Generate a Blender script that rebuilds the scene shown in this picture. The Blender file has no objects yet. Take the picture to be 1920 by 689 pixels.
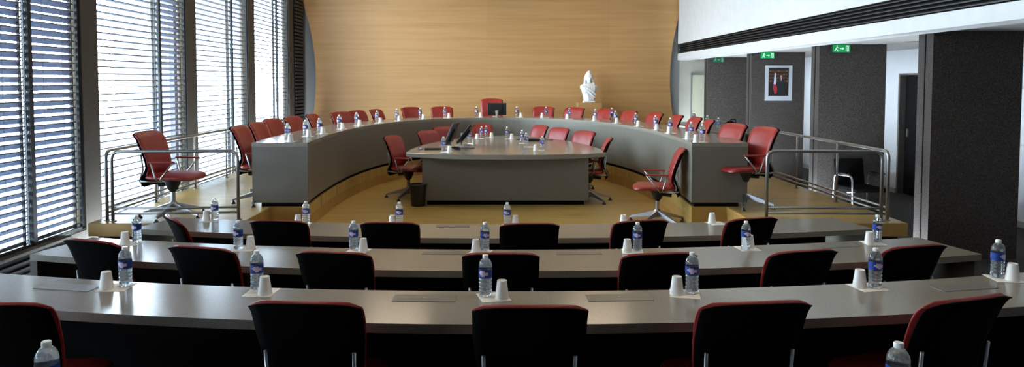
import bpy, bmesh, math, random
from mathutils import Vector, Matrix
PI = math.pi
S = bpy.context.scene
COL = S.collection
random.seed(7)

# ---------------------------------------------------------------- camera, world, exposure
F = 1300.0
pitch = math.atan(62.0 / F)
cam_d = bpy.data.cameras.new('camera')
cam = bpy.data.objects.new('camera', cam_d); COL.objects.link(cam)
cam.location = (0, 0, 1.745)
cam.rotation_euler = (PI/2 - pitch, 0, 0)
cam_d.sensor_fit = 'HORIZONTAL'; cam_d.sensor_width = 36
cam_d.lens = F * 36 / 1920
cam_d.shift_x = (960 - 930) / 1920
cam_d.shift_y = -(344.5 - 216) / 1920
cam_d.clip_start = .05; cam_d.clip_end = 200
S.camera = cam
S.view_settings.view_transform = 'Standard'; S.view_settings.look = 'None'
S.view_settings.gamma = 1; S.view_settings.use_curve_mapping = False
S.view_settings.exposure = 0.0
W = bpy.data.worlds.new('world'); S.world = W; W.use_nodes = True
bg = W.node_tree.nodes['Background']
bg.inputs[0].default_value = (.74, .87, 1.0, 1); bg.inputs[1].default_value = 52.0
try:
    S.cycles.max_bounces = 8; S.cycles.diffuse_bounces = 4; S.cycles.glossy_bounces = 4
    S.cycles.transmission_bounces = 6; S.cycles.transparent_max_bounces = 12
    S.cycles.caustics_reflective = False; S.cycles.caustics_refractive = False
    S.cycles.sample_clamp_indirect = 6
except Exception: pass

# module positions along the window wall (far edge of each wall band) and the piers
BANDS = [(-.20, .10), (2.36, 2.66), (4.915, 5.22), (7.468, 7.774), (10.02, 10.33), (12.51, 12.84), (14.965, 15.27)]
XW = -4.45
SILL = .158; HEAD = 4.1; CEIL = 4.6

def portal(y0, y1):
    l = bpy.data.lights.new('daylight_portal', 'AREA'); l.shape = 'RECTANGLE'
    l.size = HEAD - SILL; l.size_y = y1 - y0
    l.cycles.is_portal = True
    o = bpy.data.objects.new('daylight_portal', l); COL.objects.link(o)
    o.location = (XW - .20, (y0+y1)/2, (HEAD+SILL)/2); o.rotation_euler = (0, -PI/2, 0)
for a, b in zip(BANDS[:-1], BANDS[1:]): portal(a[1], b[0])

# ---------------------------------------------------------------- materials
def rgb(r, g, b):
    f = lambda v: (v/255/12.92) if v/255 <= .04045 else ((v/255+.055)/1.055)**2.4
    return (f(r), f(g), f(b), 1)
def mat(name, col, rough=.5, metal=0, spec=.5, noise=None, bump=0, trans=0, ior=1.45, emit=None, coat=0):
    m = bpy.data.materials.new(name); m.use_nodes = True
    nt = m.node_tree; b = nt.nodes['Principled BSDF']
    b.inputs['Base Color'].default_value = col; b.inputs['Roughness'].default_value = rough
    b.inputs['Metallic'].default_value = metal; b.inputs['Specular IOR Level'].default_value = spec
    b.inputs['Transmission Weight'].default_value = trans; b.inputs['IOR'].default_value = ior
    b.inputs['Coat Weight'].default_value = coat; b.inputs['Coat Roughness'].default_value = .08
    if emit:
        b.inputs['Emission Color'].default_value = emit[0]; b.inputs['Emission Strength'].default_value = emit[1]
    if noise or bump:
        tc = nt.nodes.new('ShaderNodeTexCoord'); n = nt.nodes.new('ShaderNodeTexNoise')
        sc, c2, lo, hi = noise if noise else (200, col, .3, .7)
        mp = nt.nodes.new('ShaderNodeMapping'); nt.links.new(tc.outputs['Object'], mp.inputs[0])
        if isinstance(sc, tuple): mp.inputs['Scale'].default_value = sc; n.inputs['Scale'].default_value = 1
        else: n.inputs['Scale'].default_value = sc
        n.inputs['Detail'].default_value = 6
        nt.links.new(mp.outputs[0], n.inputs['Vector'])
        if noise:
            r = nt.nodes.new('ShaderNodeValToRGB')
            r.color_ramp.elements[0].position = lo; r.color_ramp.elements[0].color = col
            r.color_ramp.elements[1].position = hi; r.color_ramp.elements[1].color = c2
            nt.links.new(n.outputs[0], r.inputs[0]); nt.links.new(r.outputs[0], b.inputs['Base Color'])
        if bump:
            bp = nt.nodes.new('ShaderNodeBump'); bp.inputs['Strength'].default_value = bump; bp.inputs['Distance'].default_value = .01
            nt.links.new(n.outputs[0], bp.inputs['Height']); nt.links.new(bp.outputs[0], b.inputs['Normal'])
    return m
M = {}
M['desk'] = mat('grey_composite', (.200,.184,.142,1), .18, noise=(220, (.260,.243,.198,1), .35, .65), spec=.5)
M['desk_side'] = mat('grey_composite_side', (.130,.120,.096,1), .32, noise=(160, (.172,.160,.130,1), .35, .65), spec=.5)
M['black_gap'] = mat('black_plinth', (.005,.005,.005,1), .8, spec=.1)
M['carpet'] = mat('dark_carpet', (.020,.019,.018,1), .95, noise=(400, (.032,.03,.028,1), .3, .7))
M['white'] = mat('white_paint', (.52,.52,.51,1), .7, noise=(6, (.56,.56,.55,1), .3, .7))
M['ceiling_grey'] = mat('warm_grey_ceiling', (.34,.32,.29,1), .8, noise=(5, (.37,.35,.32,1), .3, .7))
M['wall_grey'] = mat('pale_grey_wall', (.46,.46,.47,1), .7, noise=(5, (.50,.50,.51,1), .3, .7))
M['beige'] = mat('beige_paint', (.33,.315,.26,1), .7, noise=(5, (.36,.345,.29,1), .3, .7))
M['band'] = mat('brown_grey_render', (.060,.053,.042,1), .85, noise=(60, (.078,.068,.054,1), .3, .7), spec=.2)
M['felt'] = mat('charcoal_felt', (.028,.023,.020,1), .95, noise=(110, (.092,.078,.070,1), .35, .7), bump=.3, spec=.15)
M['dark_metal'] = mat('dark_metal', (.03,.03,.032,1), .45, metal=.3)
M['frame_metal'] = mat('window_frame_metal', (.022,.025,.027,1), .5, spec=.2)
M['slat'] = mat('slat_aluminium', (.12,.14,.19,1), .5, spec=.15)
M['chrome'] = mat('polished_aluminium', (.40,.40,.41,1), .36, metal=1)
M['rail'] = mat('brushed_steel', (.30,.30,.29,1), .34, metal=.9)
M['red'] = mat('red_leather', (.21,.014,.011,1), .40, noise=(30, (.27,.020,.015,1), .3, .7), bump=.15, spec=.5)
M['shell'] = mat('black_fabric_back', (.003,.003,.003,1), .95, bump=.2, spec=.08)
M['black'] = mat('black_plastic', (.010,.010,.011,1), .38)
M['screen'] = mat('screen_glass', (.006,.007,.009,1), .4, spec=.12)
M['cup'] = mat('white_plastic_cup', (.80,.79,.75,1), .4)
M['paper'] = mat('white_paper', (.82,.81,.74,1), .8)
M['label'] = mat('blue_label', rgb(26,66,150), .35, noise=(60, rgb(18,46,112), .4, .7))
M['label_mark'] = mat('pale_pink_label_mark', rgb(205,190,215), .4)
M['cap'] = mat('white_cap', (.85,.86,.84,1), .35)
M['bin'] = mat('bin_plastic', (.008,.008,.009,1), .3)
M['marble'] = mat('white_plaster', (.62,.62,.62,1), .55, noise=(8, (.68,.68,.68,1), .3, .7))
M['grey_trim'] = mat('grey_curved_trim', (.13,.13,.125,1), .6)
M['door'] = mat('beige_door', (.44,.43,.32,1), .5)
M['jamb'] = mat('brown_jamb', (.10,.085,.075,1), .6)
M['render_out'] = mat('pale_facade', (.20,.24,.27,1), .8)
M['pane_out'] = mat('pale_window_panes', (.16,.20,.235,1), .6)
M['terrace'] = mat('pale_terrace', (.10,.10,.10,1), .9, noise=(4, (.13,.13,.13,1), .3, .7))
M['fill_panel'] = mat('fill_light_diffuser', (1,.95,.85,1), .5, emit=((1,.79,.56,1), 8))  # warm glow of the added ceiling fill panels
M['spot'] = mat('downlight_lens', (1,.9,.7,1), .5, emit=((1,.85,.6,1), 14))
M['grey_plastic'] = mat('grey_plastic', (.28,.28,.27,1), .3)
M['grille_dark'] = mat('matt_dark_grille', (.016,.015,.014,1), .8, spec=.15)
M['frame_white'] = mat('white_frame', (.42,.43,.46,1), .4)
M['brass_plate'] = mat('brushed_plate', (.13,.12,.10,1), .42, metal=.2, noise=((6,90,6),(.17,.16,.13,1),.3,.7))

def glass_thin():
    m = bpy.data.materials.new('window_glass'); m.use_nodes = True; nt = m.node_tree; nt.nodes.clear()
    o = nt.nodes.new('ShaderNodeOutputMaterial'); mx = nt.nodes.new('ShaderNodeMixShader')
    t = nt.nodes.new('ShaderNodeBsdfTransparent'); g = nt.nodes.new('ShaderNodeBsdfGlossy')
    t.inputs[0].default_value = (.93,.96,.97,1); g.inputs['Roughness'].default_value = .02
    fr = nt.nodes.new('ShaderNodeLayerWeight'); fr.inputs[0].default_value = .5
    pw = nt.nodes.new('ShaderNodeMath'); pw.operation = 'POWER'; pw.inputs[1].default_value = 5
    ad = nt.nodes.new('ShaderNodeMath'); ad.operation = 'MULTIPLY_ADD'; ad.inputs[1].default_value = .8; ad.inputs[2].default_value = .03
    nt.links.new(fr.outputs['Facing'], pw.inputs[0]); nt.links.new(pw.outputs[0], ad.inputs[0])
    nt.links.new(ad.outputs[0], mx.inputs[0]); nt.links.new(t.outputs[0], mx.inputs[1]); nt.links.new(g.outputs[0], mx.inputs[2])
    nt.links.new(mx.outputs[0], o.inputs[0]); return m
M['glass'] = glass_thin()
def bottle_mat():
    m = bpy.data.materials.new('clear_bottle_plastic'); m.use_nodes = True; nt = m.node_tree; nt.nodes.clear()
    o = nt.nodes.new('ShaderNodeOutputMaterial'); mx = nt.nodes.new('ShaderNodeMixShader'); mx2 = nt.nodes.new('ShaderNodeMixShader')
    g = nt.nodes.new('ShaderNodeBsdfGlass'); g.inputs['IOR'].default_value = 1.40; g.inputs['Roughness'].default_value = .0
    g.inputs[0].default_value = (.93,.97,1,1)
    t = nt.nodes.new('ShaderNodeBsdfTransparent'); d = nt.nodes.new('ShaderNodeBsdfTranslucent'); d.inputs[0].default_value = (.9,.93,.95,1)
    mx.inputs[0].default_value = .12; mx2.inputs[0].default_value = .15
    nt.links.new(g.outputs[0], mx.inputs[1]); nt.links.new(t.outputs[0], mx.inputs[2])
    nt.links.new(mx.outputs[0], mx2.inputs[1]); nt.links.new(d.outputs[0], mx2.inputs[2])
    nt.links.new(mx2.outputs[0], o.inputs[0]); return m
M['bottle'] = bottle_mat()

def wood_floor(name, c1, c2, c3, rough, bw, bh, rot=0):
    m = bpy.data.materials.new(name); m.use_nodes = True; nt = m.node_tree; N = nt.nodes; L = nt.links
    b = N['Principled BSDF']; tc = N.new('ShaderNodeTexCoord'); mp = N.new('ShaderNodeMapping')
    L.new(tc.outputs['Object'], mp.inputs[0]); mp.inputs['Rotation'].default_value = (0,0,rot)
    br = N.new('ShaderNodeTexBrick'); L.new(mp.outputs[0], br.inputs['Vector'])
    br.inputs['Color1'].default_value = c1; br.inputs['Color2'].default_value = c2; br.inputs['Mortar'].default_value = c3
    br.inputs['Scale'].default_value = 1; br.inputs['Mortar Size'].default_value = .0012; br.inputs['Bias'].default_value = 0
    br.inputs['Brick Width'].default_value = bw; br.inputs['Row Height'].default_value = bh
    n = N.new('ShaderNodeTexNoise'); m2 = N.new('ShaderNodeMapping'); m2.inputs['Scale'].default_value = (1.6,28,1)
    L.new(mp.outputs[0], m2.inputs[0]); L.new(m2.outputs[0], n.inputs['Vector']); n.inputs['Scale'].default_value = 1; n.inputs['Detail'].default_value = 5
    mr = N.new('ShaderNodeMapRange'); mr.inputs[1].default_value = .3; mr.inputs[2].default_value = .7; mr.inputs[3].default_value = .78; mr.inputs[4].default_value = 1.12
    L.new(n.outputs[0], mr.inputs[0])
    mx = N.new('ShaderNodeMix'); mx.data_type = 'RGBA'; mx.blend_type = 'MULTIPLY'; mx.inputs[0].default_value = 1
    L.new(br.outputs['Color'], mx.inputs[6]); L.new(mr.outputs[0], mx.inputs[7]); L.new(mx.outputs[2], b.inputs['Base Color'])
    b.inputs['Roughness'].default_value = rough; b.inputs['Specular IOR Level'].default_value = .5
    return m
M['parquet'] = wood_floor('maple_parquet', (.46,.31,.090,1), (.38,.25,.068,1), (.22,.14,.045,1), .30, .9, .09)
M['parquet_front'] = wood_floor('maple_fascia', (.42,.25,.070,1), (.39,.23,.062,1), (.30,.18,.06,1), .45, 3, 2)

def veneer():
    m = bpy.data.materials.new('maple_veneer_wall'); m.use_nodes = True; nt = m.node_tree; N = nt.nodes; L = nt.links
    b = N['Principled BSDF']; tc = N.new('ShaderNodeTexCoord')
    def streak(scale, det=6, dist=.6):
        mp = N.new('ShaderNodeMapping'); mp.inputs['Scale'].default_value = scale; L.new(tc.outputs['Object'], mp.inputs[0])
        n = N.new('ShaderNodeTexNoise'); n.inputs['Scale'].default_value = 1; n.inputs['Detail'].default_value = det; n.inputs['Distortion'].default_value = dist
        L.new(mp.outputs[0], n.inputs['Vector']); return n.outputs[0]
    a = streak((.40, 1, 13), 5, .2); c = streak((1.6, 1, 90), 4, .1)
    md = N.new('ShaderNodeMath'); md.operation = 'MULTIPLY_ADD'; md.inputs[1].default_value = .3; L.new(c, md.inputs[0]); L.new(a, md.inputs[2])
    r = N.new('ShaderNodeValToRGB'); e = r.color_ramp.elements
    e[0].position = .36; e[0].color = (.325,.170,.058,1); e[1].position = .95; e[1].color = (.44,.255,.105,1)
    k = r.color_ramp.elements.new(.62); k.color = (.385,.212,.078,1)
    L.new(md.outputs[0], r.inputs[0])
    br = N.new('ShaderNodeTexBrick'); mp = N.new('ShaderNodeMapping'); mp.inputs['Rotation'].default_value = (PI/2,0,0); mp.inputs['Location'].default_value = (.2,0,.3)
    L.new(tc.outputs['Object'], mp.inputs[0]); L.new(mp.outputs[0], br.inputs['Vector'])
    br.inputs['Scale'].default_value = 1; br.inputs['Brick Width'].default_value = 2.8; br.inputs['Row Height'].default_value = .62; br.inputs['Mortar Size'].default_value = .0025; br.offset = 0
    br.inputs['Color1'].default_value = (1,1,1,1); br.inputs['Color2'].default_value = (.93,.92,.90,1); br.inputs['Mortar'].default_value = (.80,.78,.74,1)
    mx = N.new('ShaderNodeMix'); mx.data_type = 'RGBA'; mx.blend_type = 'MULTIPLY'; mx.inputs[0].default_value = 1
    L.new(r.outputs[0], mx.inputs[6]); L.new(br.outputs['Color'], mx.inputs[7]); L.new(mx.outputs[2], b.inputs['Base Color'])
    b.inputs['Roughness'].default_value = .5; b.inputs['Specular IOR Level'].default_value = .35
    return m
M['veneer'] = veneer()

# ---------------------------------------------------------------- mesh helpers
def obj(name, bm, m, parent=None, smooth=False, auto=False):
    me = bpy.data.meshes.new(name)
    bmesh.ops.recalc_face_normals(bm, faces=bm.faces[:])
    bm.to_mesh(me); bm.free()
    for x in (m if isinstance(m, (list, tuple)) else [m]): me.materials.append(x)
    if smooth:
        for p in me.polygons: p.use_smooth = True
        if auto:
            try: me.set_sharp_from_angle(angle=math.radians(40))
            except Exception: pass
    o = bpy.data.objects.new(name, me); COL.objects.link(o)
    if parent: o.parent = parent
    return o
def tag(o, label=None, cat=None, group=None, kind=None):
    if label: o['label'] = label
    if cat: o['category'] = cat
    if group: o['group'] = group
    if kind: o['kind'] = kind
    return o
def struct(name, bm, m, parent=None, **k):
    o = obj(name, bm, m, parent, **k)
    o['kind'] = 'structure'
    return o
def empty(name, loc, rz=0):
    o = bpy.data.objects.new(name, None); COL.objects.link(o); o.empty_display_size = .1
    o.location = loc; o.rotation_euler = (0,0,rz); return o
def copy_tree(o, parent=None):
    c = o.copy(); COL.objects.link(c)
    if parent: c.parent = parent
    for ch in [x for x in KIDS.get(o.name, [])]: copy_tree(ch, c)
    return c
KIDS = {}
def index(o):
    KIDS[o.name] = list(o.children)
    for c in o.children: index(c)
def B(): return bmesh.new()
def box(bm, x0, x1, y0, y1, z0, z1, bev=0, mi=0, mtx=None):
    vs = [bm.verts.new(p) for p in ((x0,y0,z0),(x1,y0,z0),(x1,y1,z0),(x0,y1,z0),(x0,y0,z1),(x1,y0,z1),(x1,y1,z1),(x0,y1,z1))]
    if mtx: 
        for v in vs: v.co = mtx @ v.co
    fs = [bm.faces.new([vs[i] for i in q]) for q in ((0,3,2,1),(4,5,6,7),(0,1,5,4),(1,2,6,5),(2,3,7,6),(3,0,4,7))]
    for f in fs: f.material_index = mi
    if bev:
        es = list({e for f in fs for e in f.edges})
        bmesh.ops.bevel(bm, geom=es, offset=bev, segments=2, profile=.5, affect='EDGES')
    return bm
def prism(bm, pts, z0, z1, mi=0, holes=None):
    """vertical prism from a plan outline (list of (x, y))"""
    lo = [bm.verts.new((x,y,z0)) for x,y in pts]; hi = [bm.verts.new((x,y,z1)) for x,y in pts]
    n = len(pts); fs = [bm.faces.new(lo[::-1]), bm.faces.new(hi)]
    for i in range(n):
        j = (i+1) % n; fs.append(bm.faces.new((lo[i], lo[j], hi[j], hi[i])))
    for f in fs: f.material_index = mi
    return bm
def strip(bm, inner, outer, z0, z1, mi=0, mi_top=None):
    """band between two matching plan polylines, closed solid made of quads"""
    n = len(inner)
    a0=[bm.verts.new((x,y,z0)) for x,y in inner]; a1=[bm.verts.new((x,y,z1)) for x,y in inner]
    b0=[bm.verts.new((x,y,z0)) for x,y in outer]; b1=[bm.verts.new((x,y,z1)) for x,y in outer]
    mt = mi if mi_top is None else mi_top
    for i in range(n-1):
        bm.faces.new((a1[i],a1[i+1],b1[i+1],b1[i])).material_index = mt
        for q in ((a0[i],b0[i],b0[i+1],a0[i+1]), (a0[i],a0[i+1],a1[i+1],a1[i]), (b0[i+1],b0[i],b1[i],b1[i+1])):
            bm.faces.new(q).material_index = mi
    bm.faces.new((a0[0],a1[0],b1[0],b0[0])).material_index = mi
    bm.faces.new((a0[-1],b0[-1],b1[-1],a1[-1])).material_index = mi
    return bm
def lathe(bm, prof, seg=20, cx=0, cy=0, mi=0):
    rows = []
    for r, z in prof:
        if r < 1e-5: rows.append([bm.verts.new((cx,cy,z))])
        else: rows.append([bm.verts.new((cx+r*math.cos(2*PI*i/seg), cy+r*math.sin(2*PI*i/seg), z)) for i in range(seg)])
    for a, b in zip(rows[:-1], rows[1:]):
        for i in range(seg):
            j = (i+1) % seg
            if len(a)==1 and len(b)==1: continue
            q = (a[0],b[j],b[i]) if len(a)==1 else (a[i],a[j],b[0]) if len(b)==1 else (a[i],a[j],b[j],b[i])
            bm.faces.new(q).material_index = mi
    if len(rows[0])>1: bm.faces.new(rows[0][::-1]).material_index = mi
    if len(rows[-1])>1: bm.faces.new(rows[-1]).material_index = mi
    return bm
def tube(bm, pts, r, seg=8, closed=False, mi=0, r2=None):
    pts = [Vector(p) for p in pts]; n = len(pts); rings = []
    up = Vector((0,0,1)); prev = None
    for i, p in enumerate(pts):
        if closed: t = (pts[(i+1)%n]-pts[i-1])
        else: t = pts[min(i+1,n-1)]-pts[max(i-1,0)]
        t.normalize()
        if prev is None: a = t.cross(up) if abs(t.z)<.95 else t.cross(Vector((1,0,0)))
        else: a = prev - t*prev.dot(t)
        a.normalize(); b = t.cross(a); prev = a
        rr = r if r2 is None else r+(r2-r)*i/(n-1)
        rings.append([bm.verts.new(p + a*rr*math.cos(2*PI*k/seg) + b*rr*math.sin(2*PI*k/seg)) for k in range(seg)])
    m = n if closed else n-1
    for i in range(m):
        A, Bq = rings[i], rings[(i+1)%n]
        for k in range(seg):
            l = (k+1)%seg; bm.faces.new((A[k],A[l],Bq[l],Bq[k])).material_index = mi
    if not closed:
        bm.faces.new(rings[0][::-1]).material_index = mi; bm.faces.new(rings[-1]).material_index = mi
    return bm
def rounded(pts, rad, n=5):
    """round the interior corners of a 3d polyline"""
    P = [Vector(p) for p in pts]; out = [P[0]]
    for i in range(1, len(P)-1):
        a = (P[i-1]-P[i]); b = (P[i+1]-P[i]); d = min(rad, a.length*.45, b.length*.45)
        p0 = P[i]+a.normalized()*d; p2 = P[i]+b.normalized()*d
        for k in range(n+1):
            t = k/n; out.append(p0*(1-t)**2 + P[i]*2*t*(1-t) + p2*t*t)
    out.append(P[-1]); return out
def catmull(pts, n=5):
    out = []; P = [pts[0]]+list(pts)+[pts[-1]]
    for i in range(1, len(P)-2):
        for k in range(n):
            t = k/n
            out.append(tuple(.5*((2*P[i][j])+(-P[i-1][j]+P[i+1][j])*t+(2*P[i-1][j]-5*P[i][j]+4*P[i+1][j]-P[i+2][j])*t*t+(-P[i-1][j]+3*P[i][j]-3*P[i+1][j]+P[i+2][j])*t**3) for j in range(len(P[i]))))
    out.append(tuple(pts[-1])); return out

# ---------------------------------------------------------------- plan curves
CX = .045
def ring_inner(n=48, a=2.30, b=4.50, y0=9.30, yend=8.08):
    """inner edge of the horseshoe desk, left end to right end through the far apex"""
    pts = []; e = 2/2.3
    t0 = -math.asin(min(1, ((y0-yend)/b)**(2.3/2)))
    ts = [t0 + (PI/2-t0)*i/n for i in range(n+1)]
    half = []
    for t in ts:
        c, s = abs(math.cos(t))**e, abs(math.sin(t))**e*(1 if t>=0 else -1)
        half.append((a*c, y0+b*s))
    left = [(CX-x, y) for x, y in half]; right = [(CX+x, y) for x, y in half[::-1]]
    return left + right[1:]
INN = ring_inner()
def offset(pts, d):
    out = []
    for i, p in enumerate(pts):
        a = Vector(pts[max(i-1,0)]); b = Vector(pts[min(i+1,len(pts)-1)]); t = (b-a).normalized()
        n = Vector((-t.y, t.x))
        q = Vector(p) + n*d
        if i in (0, len(pts)-1): q.y = p[1]
        out.append((q.x, q.y))
    return out
OUTR = offset(INN, .655)
P2 = .2825; RT = P2+.75; TT = .745

# ---------------------------------------------------------------- setting: floors
bm = B(); box(bm, -4.45, 4.45, -2.6, 2.6, -.3, -.095); struct('floor', bm, M['carpet'])
def arc_floor(name, ya, yb, R, z):
    pass
bm = B(); box(bm, -4.45, 4.45, 2.6, 3.9, -.5, -.095); struct('floor', bm, M['carpet'])
bm = B(); box(bm, -4.45, 4.45, 3.9, 5.25, -.5, -.23); struct('floor', bm, M['carpet'])
bm = B(); box(bm, -4.45, 4.45, 5.25, 7.15, -.5, -.31); struct('floor', bm, M['carpet'])
bm = B(); box(bm, 4.45, 6.95, -2.8, 16.5, -.5, -.10); struct('floor', bm, M['carpet'])
# inner wooden floor (level of the centre table)
bm = B(); box(bm, CX-2.73, CX+2.70, 7.12, 14.6, -.31, 0); struct('floor', bm, M['parquet'])
# raised platform carrying the horseshoe desk: band between the inner curve and an outer rectangle
def platform(z0, z1, inset, m):
    lx, rx = -4.22+inset, 4.26-inset
    inn = offset(INN, inset if inset else 0)
    n = len(inn); outer = []
    # map each inner point to the outer rectangle
    for i, (x, y) in enumerate(inn):
        t = i/(n-1)
        if t < .30: outer.append((lx, 8.08 + (16.0-8.08)*t/.30))
        elif t > .70: outer.append((rx, 8.08 + (16.0-8.08)*(1-t)/.30))
        else: outer.append((lx+(rx-lx)*(t-.30)/.40, 16.0))
    bm = B(); strip(bm, inn, outer, z0, z1)
    for x0, x1 in ((lx, CX-2.70-inset), (CX+2.67+inset, rx)):
        prism(bm, [(x0, 7.12+inset), (x1, 7.12+inset), (x1, 8.08), (x0, 8.08)], z0, z1)
    return bm
bmp = platform(.145, P2, 0, None)
struct('floor', bmp, M['parquet'])
struct('floor', platform(-.10, .145, .06, None), M['black_gap'])
# curved timber riser under the inner edge
bm = B(); strip(bm, INN, offset(INN, .05), 0.0, .15); struct('trim_1', bm, M['parquet_front'])
bm = B(); 
for x0, x1 in ((CX-2.72, INN[0][0]-.0), (INN[-1][0]+.0, CX+2.69)): box(bm, x0, x1, 8.069, 8.079, .001, P2-.002)
struct('trim_2', bm, M['parquet_front'])
bm = B(); box(bm, -4.22, CX-2.687, 7.109, 7.119, .147, P2-.002); box(bm, CX+2.657, 4.26, 7.109, 7.119, .147, P2-.002)
struct('trim_3', bm, M['parquet_front'])
bm = B(); box(bm, CX-2.699, CX-2.687, 7.121, 8.068, .001, P2-.002); box(bm, CX+2.657, CX+2.669, 7.121, 8.068, .001, P2-.002)
struct('trim_4', bm, M['parquet_front'])

# ---------------------------------------------------------------- setting: window wall
bm = B()
for y0, y1 in BANDS: box(bm, XW-.15, XW, y0, y1, -.5, CEIL)
box(bm, XW-.15, XW, -2.6, BANDS[0][0], -.5, CEIL); box(bm, XW-.15, XW, BANDS[-1][1], 16.4, -.5, CEIL)
for a, b in zip(BANDS[:-1], BANDS[1:]):
    box(bm, XW-.15, XW, a[1], b[0], HEAD, CEIL); box(bm, XW-.15, XW, a[1], b[0], -.5, SILL-.02)
struct('wall_left', bm, M['band'])
bm = B(); box(bm, XW-.15, XW+.07, -2.6, 7.10, SILL-.03, SILL, .004); struct('trim_5', bm, M['band'])
MULL = {3: 6.657, 4: 9.237, 5: 11.771, 6: 14.195, 2: 4.10, 1: 1.55}
WORDS = {1: 'beside the camera', 2: 'nearest the camera on the left', 3: 'in the near left window', 4: 'in the window behind the free red chair', 5: 'in the third window bay', 6: 'in the farthest window bay'}
def slats(y0, y1, tilt, pitch, ph=0):
    bm = B(); w = .04; z = SILL+.03+ph; x = XW-.095
    while z < HEAD-.02:
        pr = []
        for u in (-1, -.5, 0, .5, 1):
            cz = .007*(1-u*u)
            px, pz = u*w, cz
            pr.append((x + px*math.cos(tilt) - pz*math.sin(tilt), z + px*math.sin(tilt) + pz*math.cos(tilt)))
        pr.append((pr[-1][0]+.003, pr[-1][1]-.012))
        th = .0012
        A0 = [bm.verts.new((p[0], y0, p[1])) for p in pr]; A1 = [bm.verts.new((p[0], y1, p[1])) for p in pr]
        for i in range(len(pr)-1): bm.faces.new((A0[i], A0[i+1], A1[i+1], A1[i]))
        z += pitch
    return bm
k = 0
for i, (a, b) in enumerate(zip(BANDS[:-1], BANDS[1:]), 1):
    w = empty('window_%d' % i, (0,0,0)); w['kind'] = 'structure'
    mu = MULL[i]; bm = B(); x0, x1 = XW-.045, XW-.02
    for y in (a[1]+.0, b[0]-.035): box(bm, x0, x1, y, y+.035, SILL, HEAD)
    box(bm, x0, x1+.012, mu-.028, mu+.028, SILL, HEAD)
    box(bm, x0, x1, a[1], b[0], HEAD-.04, HEAD); box(bm, x0, x1, a[1], b[0], SILL, SILL+.025)
    struct('window_frame', bm, M['frame_metal'], w)
    for y0, y1 in ((a[1], mu), (mu, b[0])):
        bm = B(); box(bm, XW-.036, XW-.030, y0+.03, y1-.03, SILL+.02, HEAD-.03); struct('pane', bm, M['glass'], w)
    for j, (y0, y1) in enumerate(((a[1]+.02, mu-.02), (mu+.02, b[0]-.02))):
        closed = i <= 3
        tilt = math.radians(46 if closed else (9 if j == 0 else 30 if i == 4 else 14))
        bd = empty('venetian_blind', (0,0,0))
        side = 'wide left' if j == 0 else 'narrow right'
        tag(bd, 'outside slatted metal blind, %s panel %s' % (side, WORDS[i]), 'blind', 'slatted blinds outside the windows')
        sl = obj('slats', slats(y0, y1, tilt, .0787, random.uniform(0,.01)), M['slat'], bd, smooth=False)
        sl.modifiers.new('thickness', 'SOLIDIFY').thickness = .0015
        bm = B()
        for y in (y0+.012, y1-.012): box(bm, XW-.11, XW-.085, y-.008, y+.008, SILL, HEAD)
        obj('guide_rail', bm, M['frame_metal'], bd)
        bm = B()
        for t in ((.22, .78) if y1-y0 > 1 else (.3, .7)):
            yy = y0+(y1-y0)*t
            tube(bm, [(XW-.053, yy, SILL+.02), (XW-.053, yy, HEAD)], .0015, 5); tube(bm, [(XW-.138, yy, SILL+.02), (XW-.138, yy, HEAD)], .0015, 5)
        obj('ladder_cord', bm, M['dark_metal'], bd)
# dark louvre panel at the end of the window wall
ld = empty('louvre_panel', (0,0,0)); tag(ld, 'dark closed louvre panel between the last window and the timber wall', 'louvre')
bm = B(); box(bm, XW, XW+.02, 15.29, 15.95, P2, CEIL-.02); obj('backing', bm, M['black_gap'], ld)
bm = B(); z = P2+.05
while z < CEIL-.1:
    box(bm, XW+.02, XW+.05, 15.31, 15.93, z, z+.045, mtx=None); z += .079
obj('slats', bm, M['dark_metal'], ld)
# floor level convector grille under the near windows
gr = empty('convector_grille', (0,0,0)); tag(gr, 'long dark louvred convector grille under the left window sill', 'grille')
bm = B(); box(bm, XW+.001, XW+.03, -2.6, 7.1, -.31, SILL-.035); obj('backing', bm, M['black_gap'], gr)
bm = B()
for q in range(6):
    z = -.26+q*.062; box(bm, XW+.03, XW+.06, -2.6, 7.1, z, z+.022)
obj('slats', bm, M['grille_dark'], gr)

# outside: terrace, a pale building, posts
bm = B(); box(bm, -40, XW-.31, -20, 60, -1.4, -1.2); struct('terrace', bm, M['terrace'])
for q, (y, lab) in enumerate(((10.75, 'dark steel post outside the second window bay'), (13.8, 'dark steel post outside the third window bay'), (16.4, 'dark steel post outside the farthest window bay'))):
    p = obj('steel_post', box(B(), -5.03, -4.95, y-.06, y+.06, -1.2, 5.6), M['dark_metal'])
    tag(p, lab, 'post')
pb = empty('far_building', (0,0,0)); tag(pb, 'pale building seen faintly through the blinds behind the free red chair', 'building')
bm = B(); box(bm, -22, -16, 40, 46, -1.2, 9); obj('wall', bm, M['render_out'], pb)
bm = B()
for q in range(3):
    for s in range(4): box(bm, -15.99, -15.96, 40.8+s*1.3, 41.5+s*1.3, .2+q*2.6, 1.6+q*2.6)
    for s in range(4): box(bm, -21.3+s*1.4, -20.6+s*1.4, 39.96, 39.99, .2+q*2.6, 1.6+q*2.6)
obj('window_panes', bm, M['pane_out'], pb)

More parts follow.
